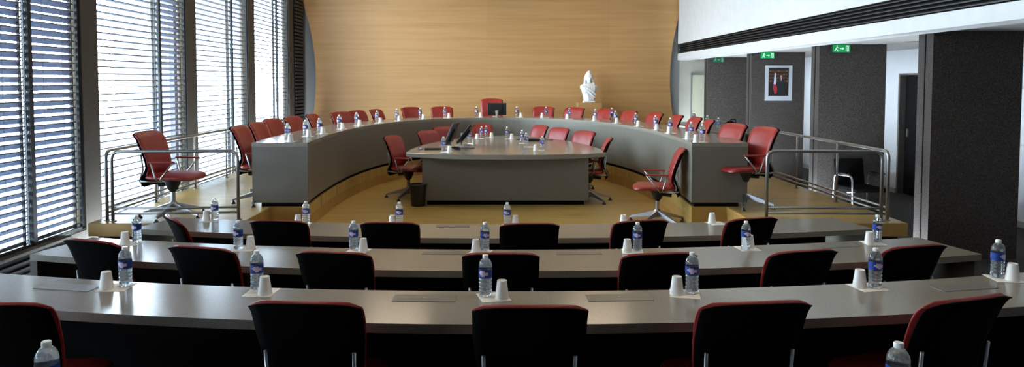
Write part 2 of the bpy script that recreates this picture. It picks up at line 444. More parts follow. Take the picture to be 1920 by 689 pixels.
# ---------------------------------------------------------------- setting: back wall
bm = B(); box(bm, XW-.3, 6.95, 16.3, 16.5, -.5, CEIL); struct('wall_back', bm, M['beige'])
def wall_edge(z): return min(.40, (z-1.85)**2/10.5)
zs = [P2 + (CEIL-P2)*i/40 for i in range(41)]
bm = B()
L_ = [(-4.150-wall_edge(z), z) for z in zs]; R_ = [(4.010+wall_edge(z), z) for z in zs]
def vert_panel(bm, left, right, y0, y1):
    f = [[bm.verts.new((x,y,z)) for x,z in left] for y in (y0,y1)]; g = [[bm.verts.new((x,y,z)) for x,z in right] for y in (y0,y1)]
    n = len(left)
    for i in range(n-1):
        bm.faces.new((f[0][i],g[0][i],g[0][i+1],f[0][i+1])); bm.faces.new((f[1][i],f[1][i+1],g[1][i+1],g[1][i]))
        bm.faces.new((f[0][i],f[0][i+1],f[1][i+1],f[1][i])); bm.faces.new((g[0][i],g[1][i],g[1][i+1],g[0][i+1]))
    bm.faces.new((f[0][0],f[1][0],g[1][0],g[0][0])); bm.faces.new((f[0][-1],g[0][-1],g[1][-1],f[1][-1]))
vert_panel(bm, L_, R_, 16.0, 16.06); struct('wall_timber', bm, M['veneer'])
bm = B(); vert_panel(bm, [(XW, z) for z in zs], [(x+.03, z) for x, z in L_], 16.08, 16.12)
vert_panel(bm, [(x-.03, z) for x, z in R_], [(4.245 + max(0,(z-2.9)*.0), z) for x, z in R_], 16.08, 16.12); struct('trim_6', bm, M['grey_trim'])
# flush beige door in the far right corner
d1 = empty('door_1', (0,0,0)); d1['kind'] = 'structure'
struct('door_leaf', box(B(), 4.60, 5.50, 16.26, 16.30, -.10, 1.915), M['door'], d1)
bm = B(); box(bm, 4.57, 4.60, 16.25, 16.30, -.10, 1.934); box(bm, 4.57, 5.53, 16.25, 16.30, 1.915, 1.934); struct('door_frame', bm, M['grey_trim'], d1)

# ---------------------------------------------------------------- setting: right side
bm = B(); box(bm, 4.2, 4.5, -2.6, 16.3, 2.25, 2.40); box(bm, 4.2, 4.5, -2.6, 16.3, 2.62, CEIL); box(bm, 4.3, 4.5, -2.6, 16.3, 2.40, 2.62)
struct('wall_upper_right', bm, M['white'])
lg = empty('linear_grille', (0,0,0)); tag(lg, 'long black linear air grille set in the white beam on the right', 'grille')
bm = B(); box(bm, 4.26, 4.30, -2.6, 16.1, 2.40, 2.62); obj('backing', bm, M['black_gap'], lg)
bm = B()
for q in range(5): box(bm, 4.205, 4.255, -2.6, 16.1, 2.415+q*.042, 2.428+q*.042)
obj('slats', bm, M['dark_metal'], lg)
bm = B(); box(bm, 4.5, 6.95, -2.8, 16.5, 2.27, 2.35)
struct('ceiling_aisle', bm, M['ceiling_grey'])
bm = B(); box(bm, XW-.3, 4.5, -2.6, 16.5, CEIL, CEIL+.2); struct('ceiling', bm, M['white'])
PIER_Y = [7.16, 9.67, 12.22, 14.75]
for q, y in enumerate(PIER_Y):
    bm = B(); box(bm, 4.5, 5.43, y, y+.25, -.10, 2.27); 
    box(bm, 4.494, 4.5, y+.118, y+.132, -.10, 2.27, mi=1)
    struct('pillar_%d' % (q+1), bm, [M['felt'], M['black_gap']])
bm = B(); box(bm, 4.5, 5.43, 4.6, 4.85, -.10, 2.27); struct('pillar_5', bm, M['felt'])
# outer aisle wall with a doorway
bm = B(); X = 6.65
for y0, y1, z0, z1 in ((-2.6,10.3,-.1,2.27),(11.46,16.3,-.1,2.27),(10.3,11.46,1.885,2.27)): box(bm, X, X+.15, y0, y1, z0, z1)
struct('wall_right', bm, M['wall_grey'])
bm = B()
for y0, y1 in ((-2.6,10.3),(11.46,16.3)): box(bm, X-.015, X, y0, y1, -.1, -.02)
struct('baseboard_right', bm, M['grey_plastic'])
d2 = empty('door_2', (0,0,0)); d2['kind'] = 'structure'
bm = B(); box(bm, X-.004, X+.16, 11.42, 11.462, -.1, 1.887); box(bm, X-.004, X+.16, 10.298, 10.34, -.1, 1.887); box(bm, X-.004, X+.16, 10.34, 11.42, 1.86, 1.887); struct('door_frame', bm, M['jamb'], d2)
struct('door_leaf', box(B(), X+.10, X+.14, 10.34, 11.42, -.1, 1.86), M['black_gap'], d2)
bm = B(); box(bm, X+.07, X+.10, 11.30, 11.33, .85, .98); struct('door_handle', bm, M['rail'], d2)
bm = B(); box(bm, XW-.3, 6.8, -2.8, -2.6, -.5, CEIL); struct('wall_front', bm, M['felt'])

# fill panels added on the ceiling, out of view, and the recessed aisle downlight seen in the photograph
cl0 = empty('fill_light', (0, 0, CEIL))
bm = B()
for a in ((-.6,.6,-.62,-.6),(-.6,.6,.6,.62),(-.62,-.6,-.62,.62),(.6,.62,-.62,.62)): box(bm, a[0],a[1],a[2],a[3], -.05, 0)
obj('frame', bm, M['grey_plastic'], cl0)
obj('diffuser', box(B(), -.6,.6,-.6,.6,-.04,-.03), M['fill_panel'], cl0)
index(cl0)
FILL_LIGHTS = [(-1.8,3.6),(1.8,3.6),(-2,9.6),(2,9.6),(-2,13.6),(2,13.6)]
for q, (x, y) in enumerate(FILL_LIGHTS):
    o = cl0 if q == 0 else copy_tree(cl0)
    o.location = (x, y, CEIL)
    tag(o, 'added unseen square fill light %s the %s' % ('left over' if x < 0 else 'right over', ['nearest desk rows','near part of the centre table','far end of the curved desk'][q//2]), 'ceiling light', 'added fill lights')
dl0 = empty('downlight', (5.40, 9.03, 2.27))
bm = B(); lathe(bm, [(.10,-.004),(.10,0),(.08,0),(.08,-.004)], 24); obj('rim', bm, M['white'], dl0)
obj('lens', lathe(B(), [(.08,-.003),(.08,-.001)], 24), M['spot'], dl0)
tag(dl0, 'round recessed downlight in the low ceiling beside the nearest pillar', 'downlight')

# ---------------------------------------------------------------- desks
def desk_box_strip(inner, outer, z0, z1): return strip(B(), inner, outer, z0, z1)
rd = empty('curved_desk', (CX, 8.1, P2))
def child_world(o, parent):
    o.parent = parent; o.matrix_parent_inverse = Matrix.Translation(-Vector(parent.location)) ; return o
tag(rd, 'large grey horseshoe council desk standing on the raised timber platform', 'desk')
top = obj('desktop', strip(B(), INN, OUTR, RT-.045, RT), M['desk']); child_world(top, rd)
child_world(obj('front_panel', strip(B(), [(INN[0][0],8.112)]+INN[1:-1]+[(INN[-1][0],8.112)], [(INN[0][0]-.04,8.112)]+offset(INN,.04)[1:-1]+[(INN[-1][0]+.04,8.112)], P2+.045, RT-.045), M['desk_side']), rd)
for s, nm in ((0,'left'),(-1,'right')):
    a, b = INN[s], OUTR[s]; x0, x1 = sorted((a[0], b[0]))
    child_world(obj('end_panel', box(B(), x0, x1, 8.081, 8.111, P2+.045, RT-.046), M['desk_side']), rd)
child_world(obj('plinth', strip(B(), offset(INN,.03), offset(INN,.55), P2, P2+.045), M['black_gap']), rd)

# centre table
TCX = .146
def centre_outline(grow=0):
    pts = []
    fx = 1.41+grow
    for i in range(13):
        t = -1+2*i/12; pts.append((TCX+fx*t*.985, 9.47-grow*.2+.27*abs(t)**2.2 + (.03 if abs(t)==1 else 0)))
    n = 22; e = 2/1.85
    for i in range(n+1):
        a = PI*i/n; c = math.cos(a); s = math.sin(a)
        pts.append((TCX + (1.43+grow)*abs(c)**e*(1 if c>=0 else -1), 9.84 + 3.08*s**e))
    return pts
ct = empty('centre_table', (TCX, 9.8, 0)); tag(ct, 'grey rounded conference table inside the curved desk on the timber floor', 'table')
bm = prism(B(), centre_outline(), TT-.065, TT)
es = [e for e in bm.edges if abs(e.verts[0].co.z-e.verts[1].co.z) < 1e-5]
bmesh.ops.bevel(bm, geom=es, offset=.012, segments=2, profile=.5, affect='EDGES')
child_world(obj('tabletop', bm, M['desk']), ct)
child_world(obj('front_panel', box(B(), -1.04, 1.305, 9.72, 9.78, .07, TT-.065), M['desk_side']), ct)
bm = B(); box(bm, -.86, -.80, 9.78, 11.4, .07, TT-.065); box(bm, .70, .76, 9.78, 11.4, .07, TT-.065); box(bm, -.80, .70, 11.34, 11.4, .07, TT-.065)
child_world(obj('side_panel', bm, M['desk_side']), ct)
child_world(obj('plinth', box(B(), -.98, 1.25, 9.79, 11.3, 0, .07), M['black_gap']), ct)

# row desks
ROWC = .07
ROWS = {0: (1.66, 2.20, 12, 12, 2.6, .735, -.03), 1: (3.085, 3.58, 12.5, 12.3, 3.75, .649, -.095), 2: (4.455, 5.03, 13, 13, 3.40, .515, -.23), 3: (5.75, 6.31, 14.5, 15, 3.30, .436, -.31)}
def row_y(r, x, far):
    n, f, Rn, Rf, hw, zt, zf = ROWS[r]; x -= ROWC
    return (f + x*x/(2*Rf)) if far else (n + x*x/(2*Rn))
RLAB = {0: 'nearest desk row, mostly below the picture', 1: 'nearest long curved grey desk', 2: 'middle long curved grey desk', 3: 'farthest of the three curved grey desk rows'}
def row_desk(r):
    n, f, Rn, Rf, hw, zt, zf = ROWS[r]; N = 40
    near, far = [], []
    for i in range(N+1):
        u = -1+2*i/N
        xn = ROWC+u*(hw+.0); xf = ROWC+u*(hw-.13)
        near.append((xn, row_y(r, xn, False))); far.append((xf, row_y(r, xf, True)))
    d = empty('row_desk', (ROWC, n, zf))
    tag(d, {0:'nearest grey desk carrying two bottles just below the picture', 1:'long curved grey desk of the row nearest the camera with inset plates', 2:'long curved grey desk in the middle row with open slab ends', 3:'long curved grey desk of the farthest row in front of the timber platform'}[r], 'desk', 'rows of curved grey desks')
    child_world(obj('desktop', strip(B(), near, far, zt-.045, zt), M['desk']), d)
    def sub(a, b):  # strip between fractions of the depth
        return [tuple(Vector(p).lerp(Vector(q), a)) for p, q in zip(near, far)], [tuple(Vector(p).lerp(Vector(q), b)) for p, q in zip(near, far)]
    i_, o_ = sub(.82, .87)
    child_world(obj('modesty_panel', strip(B(), i_[1:-1], o_[1:-1], zf+.12, zt-.045), M['shell']), d)  # grey panel coloured black to stand in for shade beneath the desktop
    for s in ((0,1),(N-1,N)):
        e = 0 if s[0] == 0 else N
        sg = 1 if e == 0 else -1
        a, b = Vector(near[e]), Vector(far[e]); w = Vector((sg*.05, 0))
        pts = [tuple(a), tuple(a+w), tuple(b+w), tuple(b)]
        if sg < 0: pts = pts[::-1]
        child_world(obj('end_leg', prism(B(), pts, zf, zt-.045), M['desk_side']), d)
    if r > 1:
        for x in (-1.7, .1, 1.8):
            ya, yb = row_y(r, x, False)+.12, row_y(r, x, True)-.12
            child_world(obj('support', box(B(), x-.02, x+.02, ya, yb, zf, zt-.045), M['black']), d)
    return d
for r in (0,1,2,3): row_desk(r)
# flush cable plates let into the desktops
def plate(r, x0, x1, y0, y1, lab):
    zt = ROWS[r][5]; p = empty('cable_plate', ((x0+x1)/2, (y0+y1)/2, zt)); tag(p, lab, 'cable plate', 'flush cable plates in the desks')
    a = Vector((-(( (x0+x1)/2)-ROWC)/12.5, 1)).normalized()
    p.rotation_euler = (0,0, math.atan(((x0+x1)/2-ROWC)/12.5))
    hx, hy = (x1-x0)/2, (y1-y0)/2
    obj('lid', box(B(), -hx, hx, -hy, hy, 0, .0022), M['brass_plate'], p)
    obj('latch', lathe(B(), [(.006,.0022),(.006,.0034)], 10), M['chrome'], p)
plate(1, -2.45, -2.12, 3.60, 3.71, 'flush metal cable plate at the left end of the nearest desk, by a cup')
plate(1, -.52, -.20, 3.41, 3.52, 'flush metal cable plate on the nearest desk, left of the middle bottle')
plate(1, .46, .79, 3.42, 3.53, 'flush metal cable plate on the nearest desk, right of the middle cup')
plate(1, 2.33, 2.66, 3.60, 3.71, 'flush metal cable plate towards the right end of the nearest desk')
plate(2, -.53, -.22, 4.89, 4.99, 'flush metal cable plate on the middle desk, left of its centre bottle')
plate(2, .43, .76, 4.89, 4.99, 'flush metal cable plate on the middle desk, right of its centre chair')
plate(2, 2.40, 2.72, 5.10, 5.20, 'flush metal cable plate on the middle desk, left of its rightmost cup')
plate(3, -.54, -.24, 6.19, 6.28, 'flush metal cable plate on the farthest row desk near its middle')

# ---------------------------------------------------------------- railings
def railing(name, pts_top, posts, lab):
    """pts: polyline of the top rail on plan (x, y); tubular rail with two low rails"""
    r = empty(name, (pts_top[0][0], pts_top[0][1], P2)); tag(r, lab, 'railing', 'steel railings of the platform')
    zt, zb1, zb2 = 1.015, .415, .372
    P = [(x, y, zt) for x, y in pts_top]
    line = [(pts_top[0][0], pts_top[0][1], P2)] + P + [(pts_top[-1][0], pts_top[-1][1], P2)]
    child_world(obj('top_rail', tube(B(), rounded(line, .09, 6), .018, 10), M['rail'], smooth=True), r)
    for z in (zb1, zb2-.012):
        child_world(obj('low_rail', tube(B(), [(x, y, z) for x, y in pts_top], .013, 8), M['rail'], smooth=True), r)
    for x, y in posts:
        child_world(obj('post', tube(B(), [(x, y, P2), (x, y, zt)], .014, 8), M['rail'], smooth=True), r)
    for x, y in [pts_top[0], pts_top[-1]] + list(posts):
        child_world(obj('base_disc', lathe(B(), [(.035,P2),(.035,P2+.008)], 14, x, y), M['rail']), r)
    return r
railing('railing', [(-4.03,7.235),(-2.74,7.32)], [], 'left front steel railing in front of the free red chair')
railing('railing', [(-4.12,7.29),(-4.12,13.4)], [(-4.12,y) for y in (8.35,9.45,10.55,11.7,12.6)], 'left side steel railing running along the windows')
railing('railing', [(2.87,7.30),(4.05,7.235)], [], 'right front steel railing at the platform edge')
railing('railing', [(4.14,7.28),(4.14,13.4)], [(4.14,y) for y in (8.38,9.5,10.6,11.7,12.8)], 'right side steel railing running towards the back along the pillars')

# ---------------------------------------------------------------- chairs
def back_surface(prof, wfun, curve, t, zoff=0, nu=10, inset=0):
    """curved upholstered panel: prof = list of (y, z) bottom to top"""
    bm = B(); P = catmull(prof, 5); n = len(P); F_, K_ = [], []
    for i, (y, z) in enumerate(P):
        a, b = P[max(i-1,0)], P[min(i+1,n-1)]; ty, tz = b[0]-a[0], b[1]-a[1]; l = math.hypot(ty,tz) or 1
        ny, nz = -tz/l, ty/l      # towards the front (-y)
        v = i/(n-1); w = wfun(v) - inset
        taper = min(1, min(v, 1-v)/.05) ** .5 if t > .012 else 1
        fr, bk = [], []
        for k in range(nu+1):
            u = -1+2*k/nu; yy = y - curve(v)*abs(u)**2.2
            ed = min(1, (1-abs(u))/.12)**.5 if t > .012 else 1
            th = t*(.25+.75*min(taper, ed))
            drop = (-.020*abs(u)**4 - .006*u*u) * max(0, (v-.6)/.4)
            fr.append(bm.verts.new((u*w, yy+ny*th/2, z+nz*th/2+drop))); bk.append(bm.verts.new((u*w, yy-ny*th/2, z-nz*th/2+drop)))
        F_.append(fr); K_.append(bk)
    for i in range(n-1):
        for k in range(nu):
            bm.faces.new((F_[i][k],F_[i][k+1],F_[i+1][k+1],F_[i+1][k])); bm.faces.new((K_[i][k],K_[i+1][k],K_[i+1][k+1],K_[i][k+1]))
        bm.faces.new((F_[i][0],F_[i+1][0],K_[i+1][0],K_[i][0])); bm.faces.new((F_[i][-1],K_[i][-1],K_[i+1][-1],F_[i+1][-1]))
    for k in range(nu):
        bm.faces.new((F_[0][k],K_[0][k],K_[0][k+1],F_[0][k+1])); bm.faces.new((F_[-1][k],F_[-1][k+1],K_[-1][k+1],K_[-1][k]))
    return bm
def make_chair(hi=0, arms=True):
    """local front = -y; top of the back at about y = +.31, z = .92 + hi"""
    t = empty('office_chair', (0,0,0))
    Z = lambda z: z if z < .56 else .56+(z-.56)*(.36+hi)/.36
    wf = lambda v: .195 + .045*min(1, v*1.6) - .012*max(0, (v-.93)/.07)**2
    cv = lambda v: .015 + .03*v
    pad = [(.195,.465),(.168,.53),(.172,.60),(.208,Z(.72)),(.262,Z(.85)),(.300,Z(.905)),(.325,Z(.925))]
    obj('backrest', back_surface(pad, wf, cv, .032), M['red'], t, smooth=True)
    sh = [(.235,.345),(.268,.38),(.262,.44),(.212,.53),(.204,.60),(.238,Z(.72)),(.290,Z(.85)),(.322,Z(.905)),(.343,Z(.928))]
    wf2 = lambda v: .168 + .071*min(1, v*1.5)
    obj('back_shell', back_surface(sh, wf2, cv, .014), M['shell'], t, smooth=True)
    # seat
    bm = B(); rows = []
    lay = [(.425,.03),(.432,.012),(.445,0),(.462,.002),(.474,.014),(.480,.035)]
    for z, ins in lay:
        ring = []
        for k in range(40):
            a = 2*PI*k/40; c, s = math.cos(a), math.sin(a); e = 2/5.0
            x = (.24-ins)*abs(c)**e*(1 if c>=0 else -1); y = -.045+(.255-ins)*abs(s)**e*(1 if s>=0 else -1)
            fr = max(0, (-y-.16)/.12); ring.append(bm.verts.new((x, y, z - .016*fr*fr)))
        rows.append(ring)
    for a, b in zip(rows[:-1], rows[1:]):
        for k in range(40): bm.faces.new((a[k],a[(k+1)%40],b[(k+1)%40],b[k]))
    bm.faces.new(rows[0][::-1]); bm.faces.new(rows[-1])
    obj('seat', bm, M['red'], t, smooth=True, auto=True)
    # armrests
    for s in (-1, 1):
        obj('back_strut', tube(B(), [(s*.185,.262,.40),(s*.190,.217,.53),(s*.192,.232,.69)], .009, 8), M['chrome'], t, smooth=True)
        x = s*.246
        if not arms: continue
        ap = obj('armrest', box(B(), x-.018, x+.018, -.17, .11, .612, .630, .008), M['red'], t)
        loop = rounded([(x,.095,.612),(s*.244,.045,.44),(s*.17,.02,.395),(s*.244,-.005,.44),(x,-.15,.612)], .03, 4)
        obj('arm_support', tube(B(), loop, .0085, 8), M['chrome'], ap, smooth=True)
        obj('back_bracket', tube(B(), [(s*.12,.05,.40),(s*.19,.15,.405),(s*.215,.235,.415)], .011, 8), M['chrome'], t, smooth=True)
    # mechanism, column and star base
    bm = B(); lathe(bm, [(.025,.27),(.05,.30),(.075,.36),(.09,.40),(.09,.425)], 14); tube(bm, [(0,.02,.36),(.02,.17,.345)], .024, 8)
    obj('tilt_mechanism', bm, M['black'], t, smooth=True, auto=True)
    bm = B(); lathe(bm, [(.026,.13),(.026,.29)], 14); lathe(bm, [(.0,.06),(.034,.065),(.046,.10),(.046,.15),(.03,.17),(0,.172)], 16)
    obj('column', bm, M['chrome'], t, smooth=True, auto=True)
    for k in range(5):
        a = PI/2 + .35 + 2*PI*k/5; c, s = math.cos(a), math.sin(a)
        bm = B(); sec = []
        for q, (rr, w, h0, h1) in enumerate(((.03,.028,.085,.155),(.13,.024,.075,.125),(.24,.019,.055,.09),(.345,.014,.038,.058))):
            sec.append([bm.verts.new((c*rr - s*w*u, s*rr + c*w*u, h)) for u, h in ((-1,h0),(1,h0),(.75,h1),(-.75,h1))])
        for A, Bq in zip(sec[:-1], sec[1:]):
            for q in range(4): bm.faces.new((A[q],A[(q+1)%4],Bq[(q+1)%4],Bq[q]))
        bm.faces.new(sec[0][::-1]); bm.faces.new(sec[-1])
        lg = obj('leg', bm, M['chrome'], t)
        obj('glide', lathe(B(), [(.028,0),(.028,.008),(.014,.026),(.008,.045)], 12, c*.335, s*.335), M['black'], lg, smooth=True, auto=True)
    index(t); return t
proto = make_chair(); used = [False]
row_proto = make_chair(arms=False); row_used = [False]
def place_chair(x, y, zf, deg, label, group, src=None, top=True):
    if src is None: src = proto
    if src is row_proto: o = copy_tree(row_proto) if row_used[0] else row_proto; row_used[0] = True
    elif src is proto and not used[0]: o = proto; used[0] = True
    elif src is not proto: o = src
    else: o = copy_tree(proto)
    a = math.radians(deg)
    rx, ry = (-math.sin(a)*.30, math.cos(a)*.30) if top else (0, 0)
    o.location = (x-rx, y-ry, zf); o.rotation_euler = (0,0,a)
    tag(o, label, 'chair', group); return o
ORD = ['leftmost','second from left','third from left','fourth from left','fifth from left','sixth from left','seventh from left']
G1 = 'black backed red edged chairs along the desk rows'
ROWCH = {1: [(-2.10,2.82,14+180-12),(-.80,2.84,180-4),(.14,2.79,180),(1.09,2.84,180+6),(2.02,2.90,180+18)],
 2: [(-2.70,4.55,180-20),(-1.89,4.36,180-16),(-1.01,4.23,180-8),(.03,4.20,180),(1.01,4.20,180+8),(1.93,4.27,180+14),(2.71,4.40,180+16)],
 3: [(-2.73,5.76,180-52),(-1.78,5.60,180-6),(-.86,5.53,180-3),(.27,5.48,180+3),(1.19,5.60,180+14),(2.14,5.70,180+16)]}
RN = {1: 'the nearest desk', 2: 'the middle desk', 3: 'the farthest row desk'}
NEARW = {1: {0:'cut off'}, 2: {}, 3: {0:'turned sideways'}}
for r, L in ROWCH.items():
    for i, (x, y, dg) in enumerate(L):
        extra = ', '+NEARW[r][i] if i in NEARW[r] else ''
        place_chair(x, y, ROWS[r][6], dg, 'red chair seen from its black back, %s at %s%s' % (ORD[i] if i < len(L)-1 else 'rightmost', RN[r], extra), G1, row_proto)
RINGCH = [(-3.14,8.39,75),(-3.19,9.15,73),(-3.28,10.07,67),(-3.16,10.68,63),(-3.09,11.56,71),(-2.80,12.38,47),(-2.62,12.95,53),(-2.38,13.57,60),(-1.83,14.7,34),(-1.18,15.01,12),(-.09,15.05,0),(1.04,15.01,-15),(1.67,14.55,-33),(2.20,13.75,-50),(2.50,12.8,-58),(2.79,12.0,-61),(2.96,11.19,-74),(3.06,10.52,-74),(3.04,9.79,-82),(3.08,8.85,-60),(3.22,8.19,-64)]
SIDE = ['first on the left from the near end','second on the left from the near end','third on the left, in front of the windows','fourth on the left, below the window end','fifth on the left, below the dark louvres','sixth on the left, against the timber wall','seventh on the left, overlapping its neighbour','eighth on the left, turned nearly side on',
 'ninth on the left side','left of the high backed chair','high backed','first right of the high backed chair','directly below the white bust','first right of the white bust','second right of the white bust','third right of the white bust','below the right edge of the timber wall','sixth counted from the right near end, behind bottles','third from the right near end','second from the right near end','nearest the right side railing']
G2 = 'red chairs around the curved desk'
for i, (x, y, dg) in enumerate(RINGCH):
    dg += 13*max(-1, min(1, dg/60))
    if i == 10:
        ch = make_chair(.17)
        place_chair(x, y, P2, dg, 'dark red chairperson chair with a taller back behind the black monitor', G2, ch)
    else:
        place_chair(x, y, P2, dg, 'red leather chair at the curved desk, ' + SIDE[i], G2)
G3 = 'red chairs around the centre table'
CTC = [(-1.60,10.5,69,'red chair at the left of the centre table, with the black bin'),(-1.17,11.64,51,'nearer of the two overlapping red chairs behind the leaning screens'),(-.98,12.7,45,'farther of the two overlapping red chairs behind the leaning screens'),(-.31,13.42,14,'red chair at the far end of the centre table behind two bottles'),
 (.86,12.98,-60,'farthest red chair on the right side of the centre table, turned inward'),(1.16,12.32,-53,'red chair second on the right side behind the centre table'),(1.50,11.5,-54,'red chair third on the right side of the centre table'),(1.66,10.05,-96,'red chair seen edge on at the near right corner of the centre table')]
for x, y, dg, lab in CTC: place_chair(x, y, 0, dg, lab, G3)
place_chair(2.30, 8.50, 0, -99, 'red chair standing free in front of the right half of the curved desk', 'free standing red chairs')
place_chair(-3.80, 7.50, P2, 84, 'red chair standing free on the platform behind the left front railing', 'free standing red chairs')

# ---------------------------------------------------------------- bottles, cups, napkins
def make_bottle():
    t = empty('water_bottle', (0,0,0))
    prof = [(.0,.004),(.024,.0),(.0315,.006),(.033,.018)]
    z = .022
    for q in range(4): prof += [(.0335,z+.004),(.0335,z+.011),(.0288,z+.016)]; z += .0195
    z += .006; prof += [(.0335,z-.003),(.0335,z+.050),(.0325,z+.060),(.0295,z+.070),(.0235,z+.080),(.0160,z+.087),(.0125,z+.0885),(.0125,z+.095),(0,z+.095)]
    obj('body', lathe(B(), prof, 20), M['bottle'], t, smooth=True)
    # label band
    bm = B(); n = 24; z0, z1 = z-.008, z+.036
    rows = [[bm.verts.new((.0342*math.cos(2*PI*i/n), .0342*math.sin(2*PI*i/n), z0+(z1-z0)*j/6)) for i in range(n)] for j in range(7)]
    for j in range(6):
        for i in range(n):
            f = bm.faces.new((rows[j][i],rows[j][(i+1)%n],rows[j+1][(i+1)%n],rows[j+1][i]))
            for cc in (18, 6):
                d = abs(i-cc+.5); 
                if d < 3.0 and abs(j-2.5+(i-cc)*.15) < 1.9-d*.4: f.material_index = 1
    obj('label_band', bm, [M['label'], M['label_mark']], t, smooth=True)
    obj('cap', lathe(B(), [(.0138,z+.089),(.0145,z+.091),(.0145,z+.1035),(.0130,z+.106),(0,z+.1065)], 18), M['cap'], t, smooth=True, auto=True)
    index(t); return t
def make_cup():
    bm = B(); prof = [(.0355,0),(.0365,.002),(.0355,.004)]
    for q in range(6):
        r = .0345-.0016*q; z = .010+q*.012; prof += [(r,z),(r-.0008,z+.010)]
    prof += [(.0245,.088),(.0238,.093),(.021,.093),(.020,.090),(0,.090)]
    return obj('plastic_cup', lathe(bm, prof, 24), M['cup'], smooth=True, auto=True)
BOT, CUP = make_bottle(), make_cup()
napbm = box(B(), -.075,.075,-.075,.075, 0,.0015)
NAP = obj('napkin', napbm, M['paper'])
first = {'b': True, 'c': True, 'n': True}
def inst(src, key, kids=True):
    if first[key]: first[key] = False; return src
    return copy_tree(src)
def put_bottle(x, y, z, label, group):
    o = inst(BOT, 'b'); o.location = (x, y, z); o.rotation_euler = (0,0,random.uniform(-.5,.5)); tag(o, label, 'bottle', group)
def put_cup(x, y, z, label, group):
    o = inst(CUP, 'c'); o.location = (x, y, z); tag(o, label, 'cup', group)
def put_nap(x, y, z, rz, label, group):
    o = inst(NAP, 'n'); o.location = (x, y, z); o.rotation_euler = (0,0,rz); tag(o, label, 'napkin', group)
def ordl(i, n):
    return 'leftmost' if i == 0 else 'rightmost' if i == n-1 else ['','second','third','fourth','fifth','sixth','seventh','eighth','ninth','tenth'][i]+' from the left' if i < 10 else ['second','third','fourth','fifth','sixth','seventh','eighth','ninth','tenth'][n-2-i]+' from the right'
TBL = {
 1: ([(-1.989,3.677),(-1.254,3.593),(-.054,3.504),(1.018,3.557),(2.020,3.649),(2.811,3.848)], [(-2.060,3.620),(-1.192,3.530),(.030,3.461),(.933,3.530),(1.945,3.660),(2.855,3.786)]),
 2: ([(-2.751,5.261),(-1.893,5.043),(-1.043,5.043),(-.081,4.995),(1.027,4.987),(1.829,5.027),(2.919,5.261)], [(-2.815,5.209),(-1.809,5.059),(-.965,4.986),(-.145,4.960),(.950,4.964),(1.884,5.100),(2.835,5.214)]),
 3: ([(-2.658,6.502),(-1.749,6.332),(-.883,6.284),(.102,6.261)], [(-2.735,6.490),(-1.815,6.300),(-.945,6.270),(.176,6.284),(1.165,6.290),(2.007,6.404)])}
RNAME = {1: 'nearest desk', 2: 'middle desk', 3: 'farthest row desk'}
for r, (bs, cs) in TBL.items():
    zt = ROWS[r][5]
    cl = lambda x, y: min(y, row_y(r, x, True)-.045)
    for i, (x, y) in enumerate(bs):
        put_bottle(x, cl(x,y), zt+.0016, 'clear blue labelled water bottle, %s on the %s' % (ordl(i,len(bs)), RNAME[r]), 'water bottles on the desk rows')
    for i, (x, y) in enumerate(cs):
        put_cup(x, cl(x,y), zt+.0016, 'upside down white cup, %s on the %s' % (ordl(i,len(cs)), RNAME[r]), 'white cups on the desk rows')
        if i < len(bs): mx, my = (x+bs[i][0])/2, (y+bs[i][1])/2
        else: mx, my = x+.03, y
        my = min(my, row_y(r, mx, True)-.078)
        put_nap(mx, my, zt, random.uniform(-.25,.25), 'white paper napkin under the cup, %s on the %s' % (ordl(i,len(cs)), RNAME[r]), 'paper napkins on the desk rows')
put_bottle(-1.385, 2.10, ROWS[0][5], 'water bottle cut by the lower left edge, only its cap and shoulder showing', 'water bottles at the lower edge')
put_bottle(1.235, 2.09, ROWS[0][5], 'water bottle cut by the lower right edge, only its cap showing', 'water bottles at the lower edge')
def ring_fit(x, y, m=.05):
    best = min(range(len(INN)), key=lambda k: (INN[k][0]-x)**2+(INN[k][1]-y)**2)
    k = best; a = Vector(INN[max(k-1,0)]); b = Vector(INN[min(k+1,len(INN)-1)]); t = (b-a).normalized(); n = Vector((-t.y,t.x))
    d = (Vector((x,y))-Vector(INN[k])).dot(n)
    if d < m: q = Vector((x,y))+n*(m-d); return q.x, q.y
    return x, y
RING_B = [(-2.529,8.397),(-2.505,9.098),(-2.442,9.567),(-2.398,10.582),(-2.294,11.387),(-2.076,12.084),(-1.821,12.713),(-1.465,13.392),(-1.019,13.790),(-.394,14.0),(.423,14.0),(1.003,13.852),(1.416,13.354),(1.826,12.748),(2.080,12.053),(2.258,11.181),(2.385,10.346),(2.435,9.666),(2.445,8.672),(2.450,8.212)]
RING_C = [(-2.432,8.175),(-2.435,8.99),(-2.365,9.45),(-2.316,10.450),(-2.224,11.290),(-2.002,12.0),(-1.765,12.62),(-1.393,13.296),(-.951,13.79),(-.319,14.0),(.482,14.0),(.939,13.852),(1.344,13.258),(1.729,12.610),(1.993,11.898),(2.172,11.050),(2.284,10.198),(2.375,9.567),(2.366,8.592),(2.355,8.140)]
for i, (x, y) in enumerate(RING_B):
    x, y = ring_fit(x, y); cx_, cy_ = ring_fit(*RING_C[i])
    d = Vector((cx_-x, cy_-y))
    if d.length < .08: 
        d = d.normalized()*.08; cx_, cy_ = ring_fit(x+d.x, y+d.y)
    put_bottle(x, y, RT+.0016, 'small clear water bottle, %s along the curved desk' % ordl(i, 20), 'water bottles on the curved desk')
    put_cup(cx_, cy_, RT+.0016, 'upside down white cup beside its bottle, %s along the curved desk' % ordl(i, 20), 'white cups on the curved desk')
    nx, ny = ring_fit((x+cx_)/2+.01, (y+cy_)/2, .08)
    put_nap(nx, ny, RT, random.uniform(-.2,.2), 'white napkin under cup and bottle, %s along the curved desk' % ordl(i, 20), 'napkins on the curved desk')
put_bottle(2.25, 13.45, RT, 'water bottle on the far edge of the curved desk, right of the bust', 'water bottles on the curved desk')
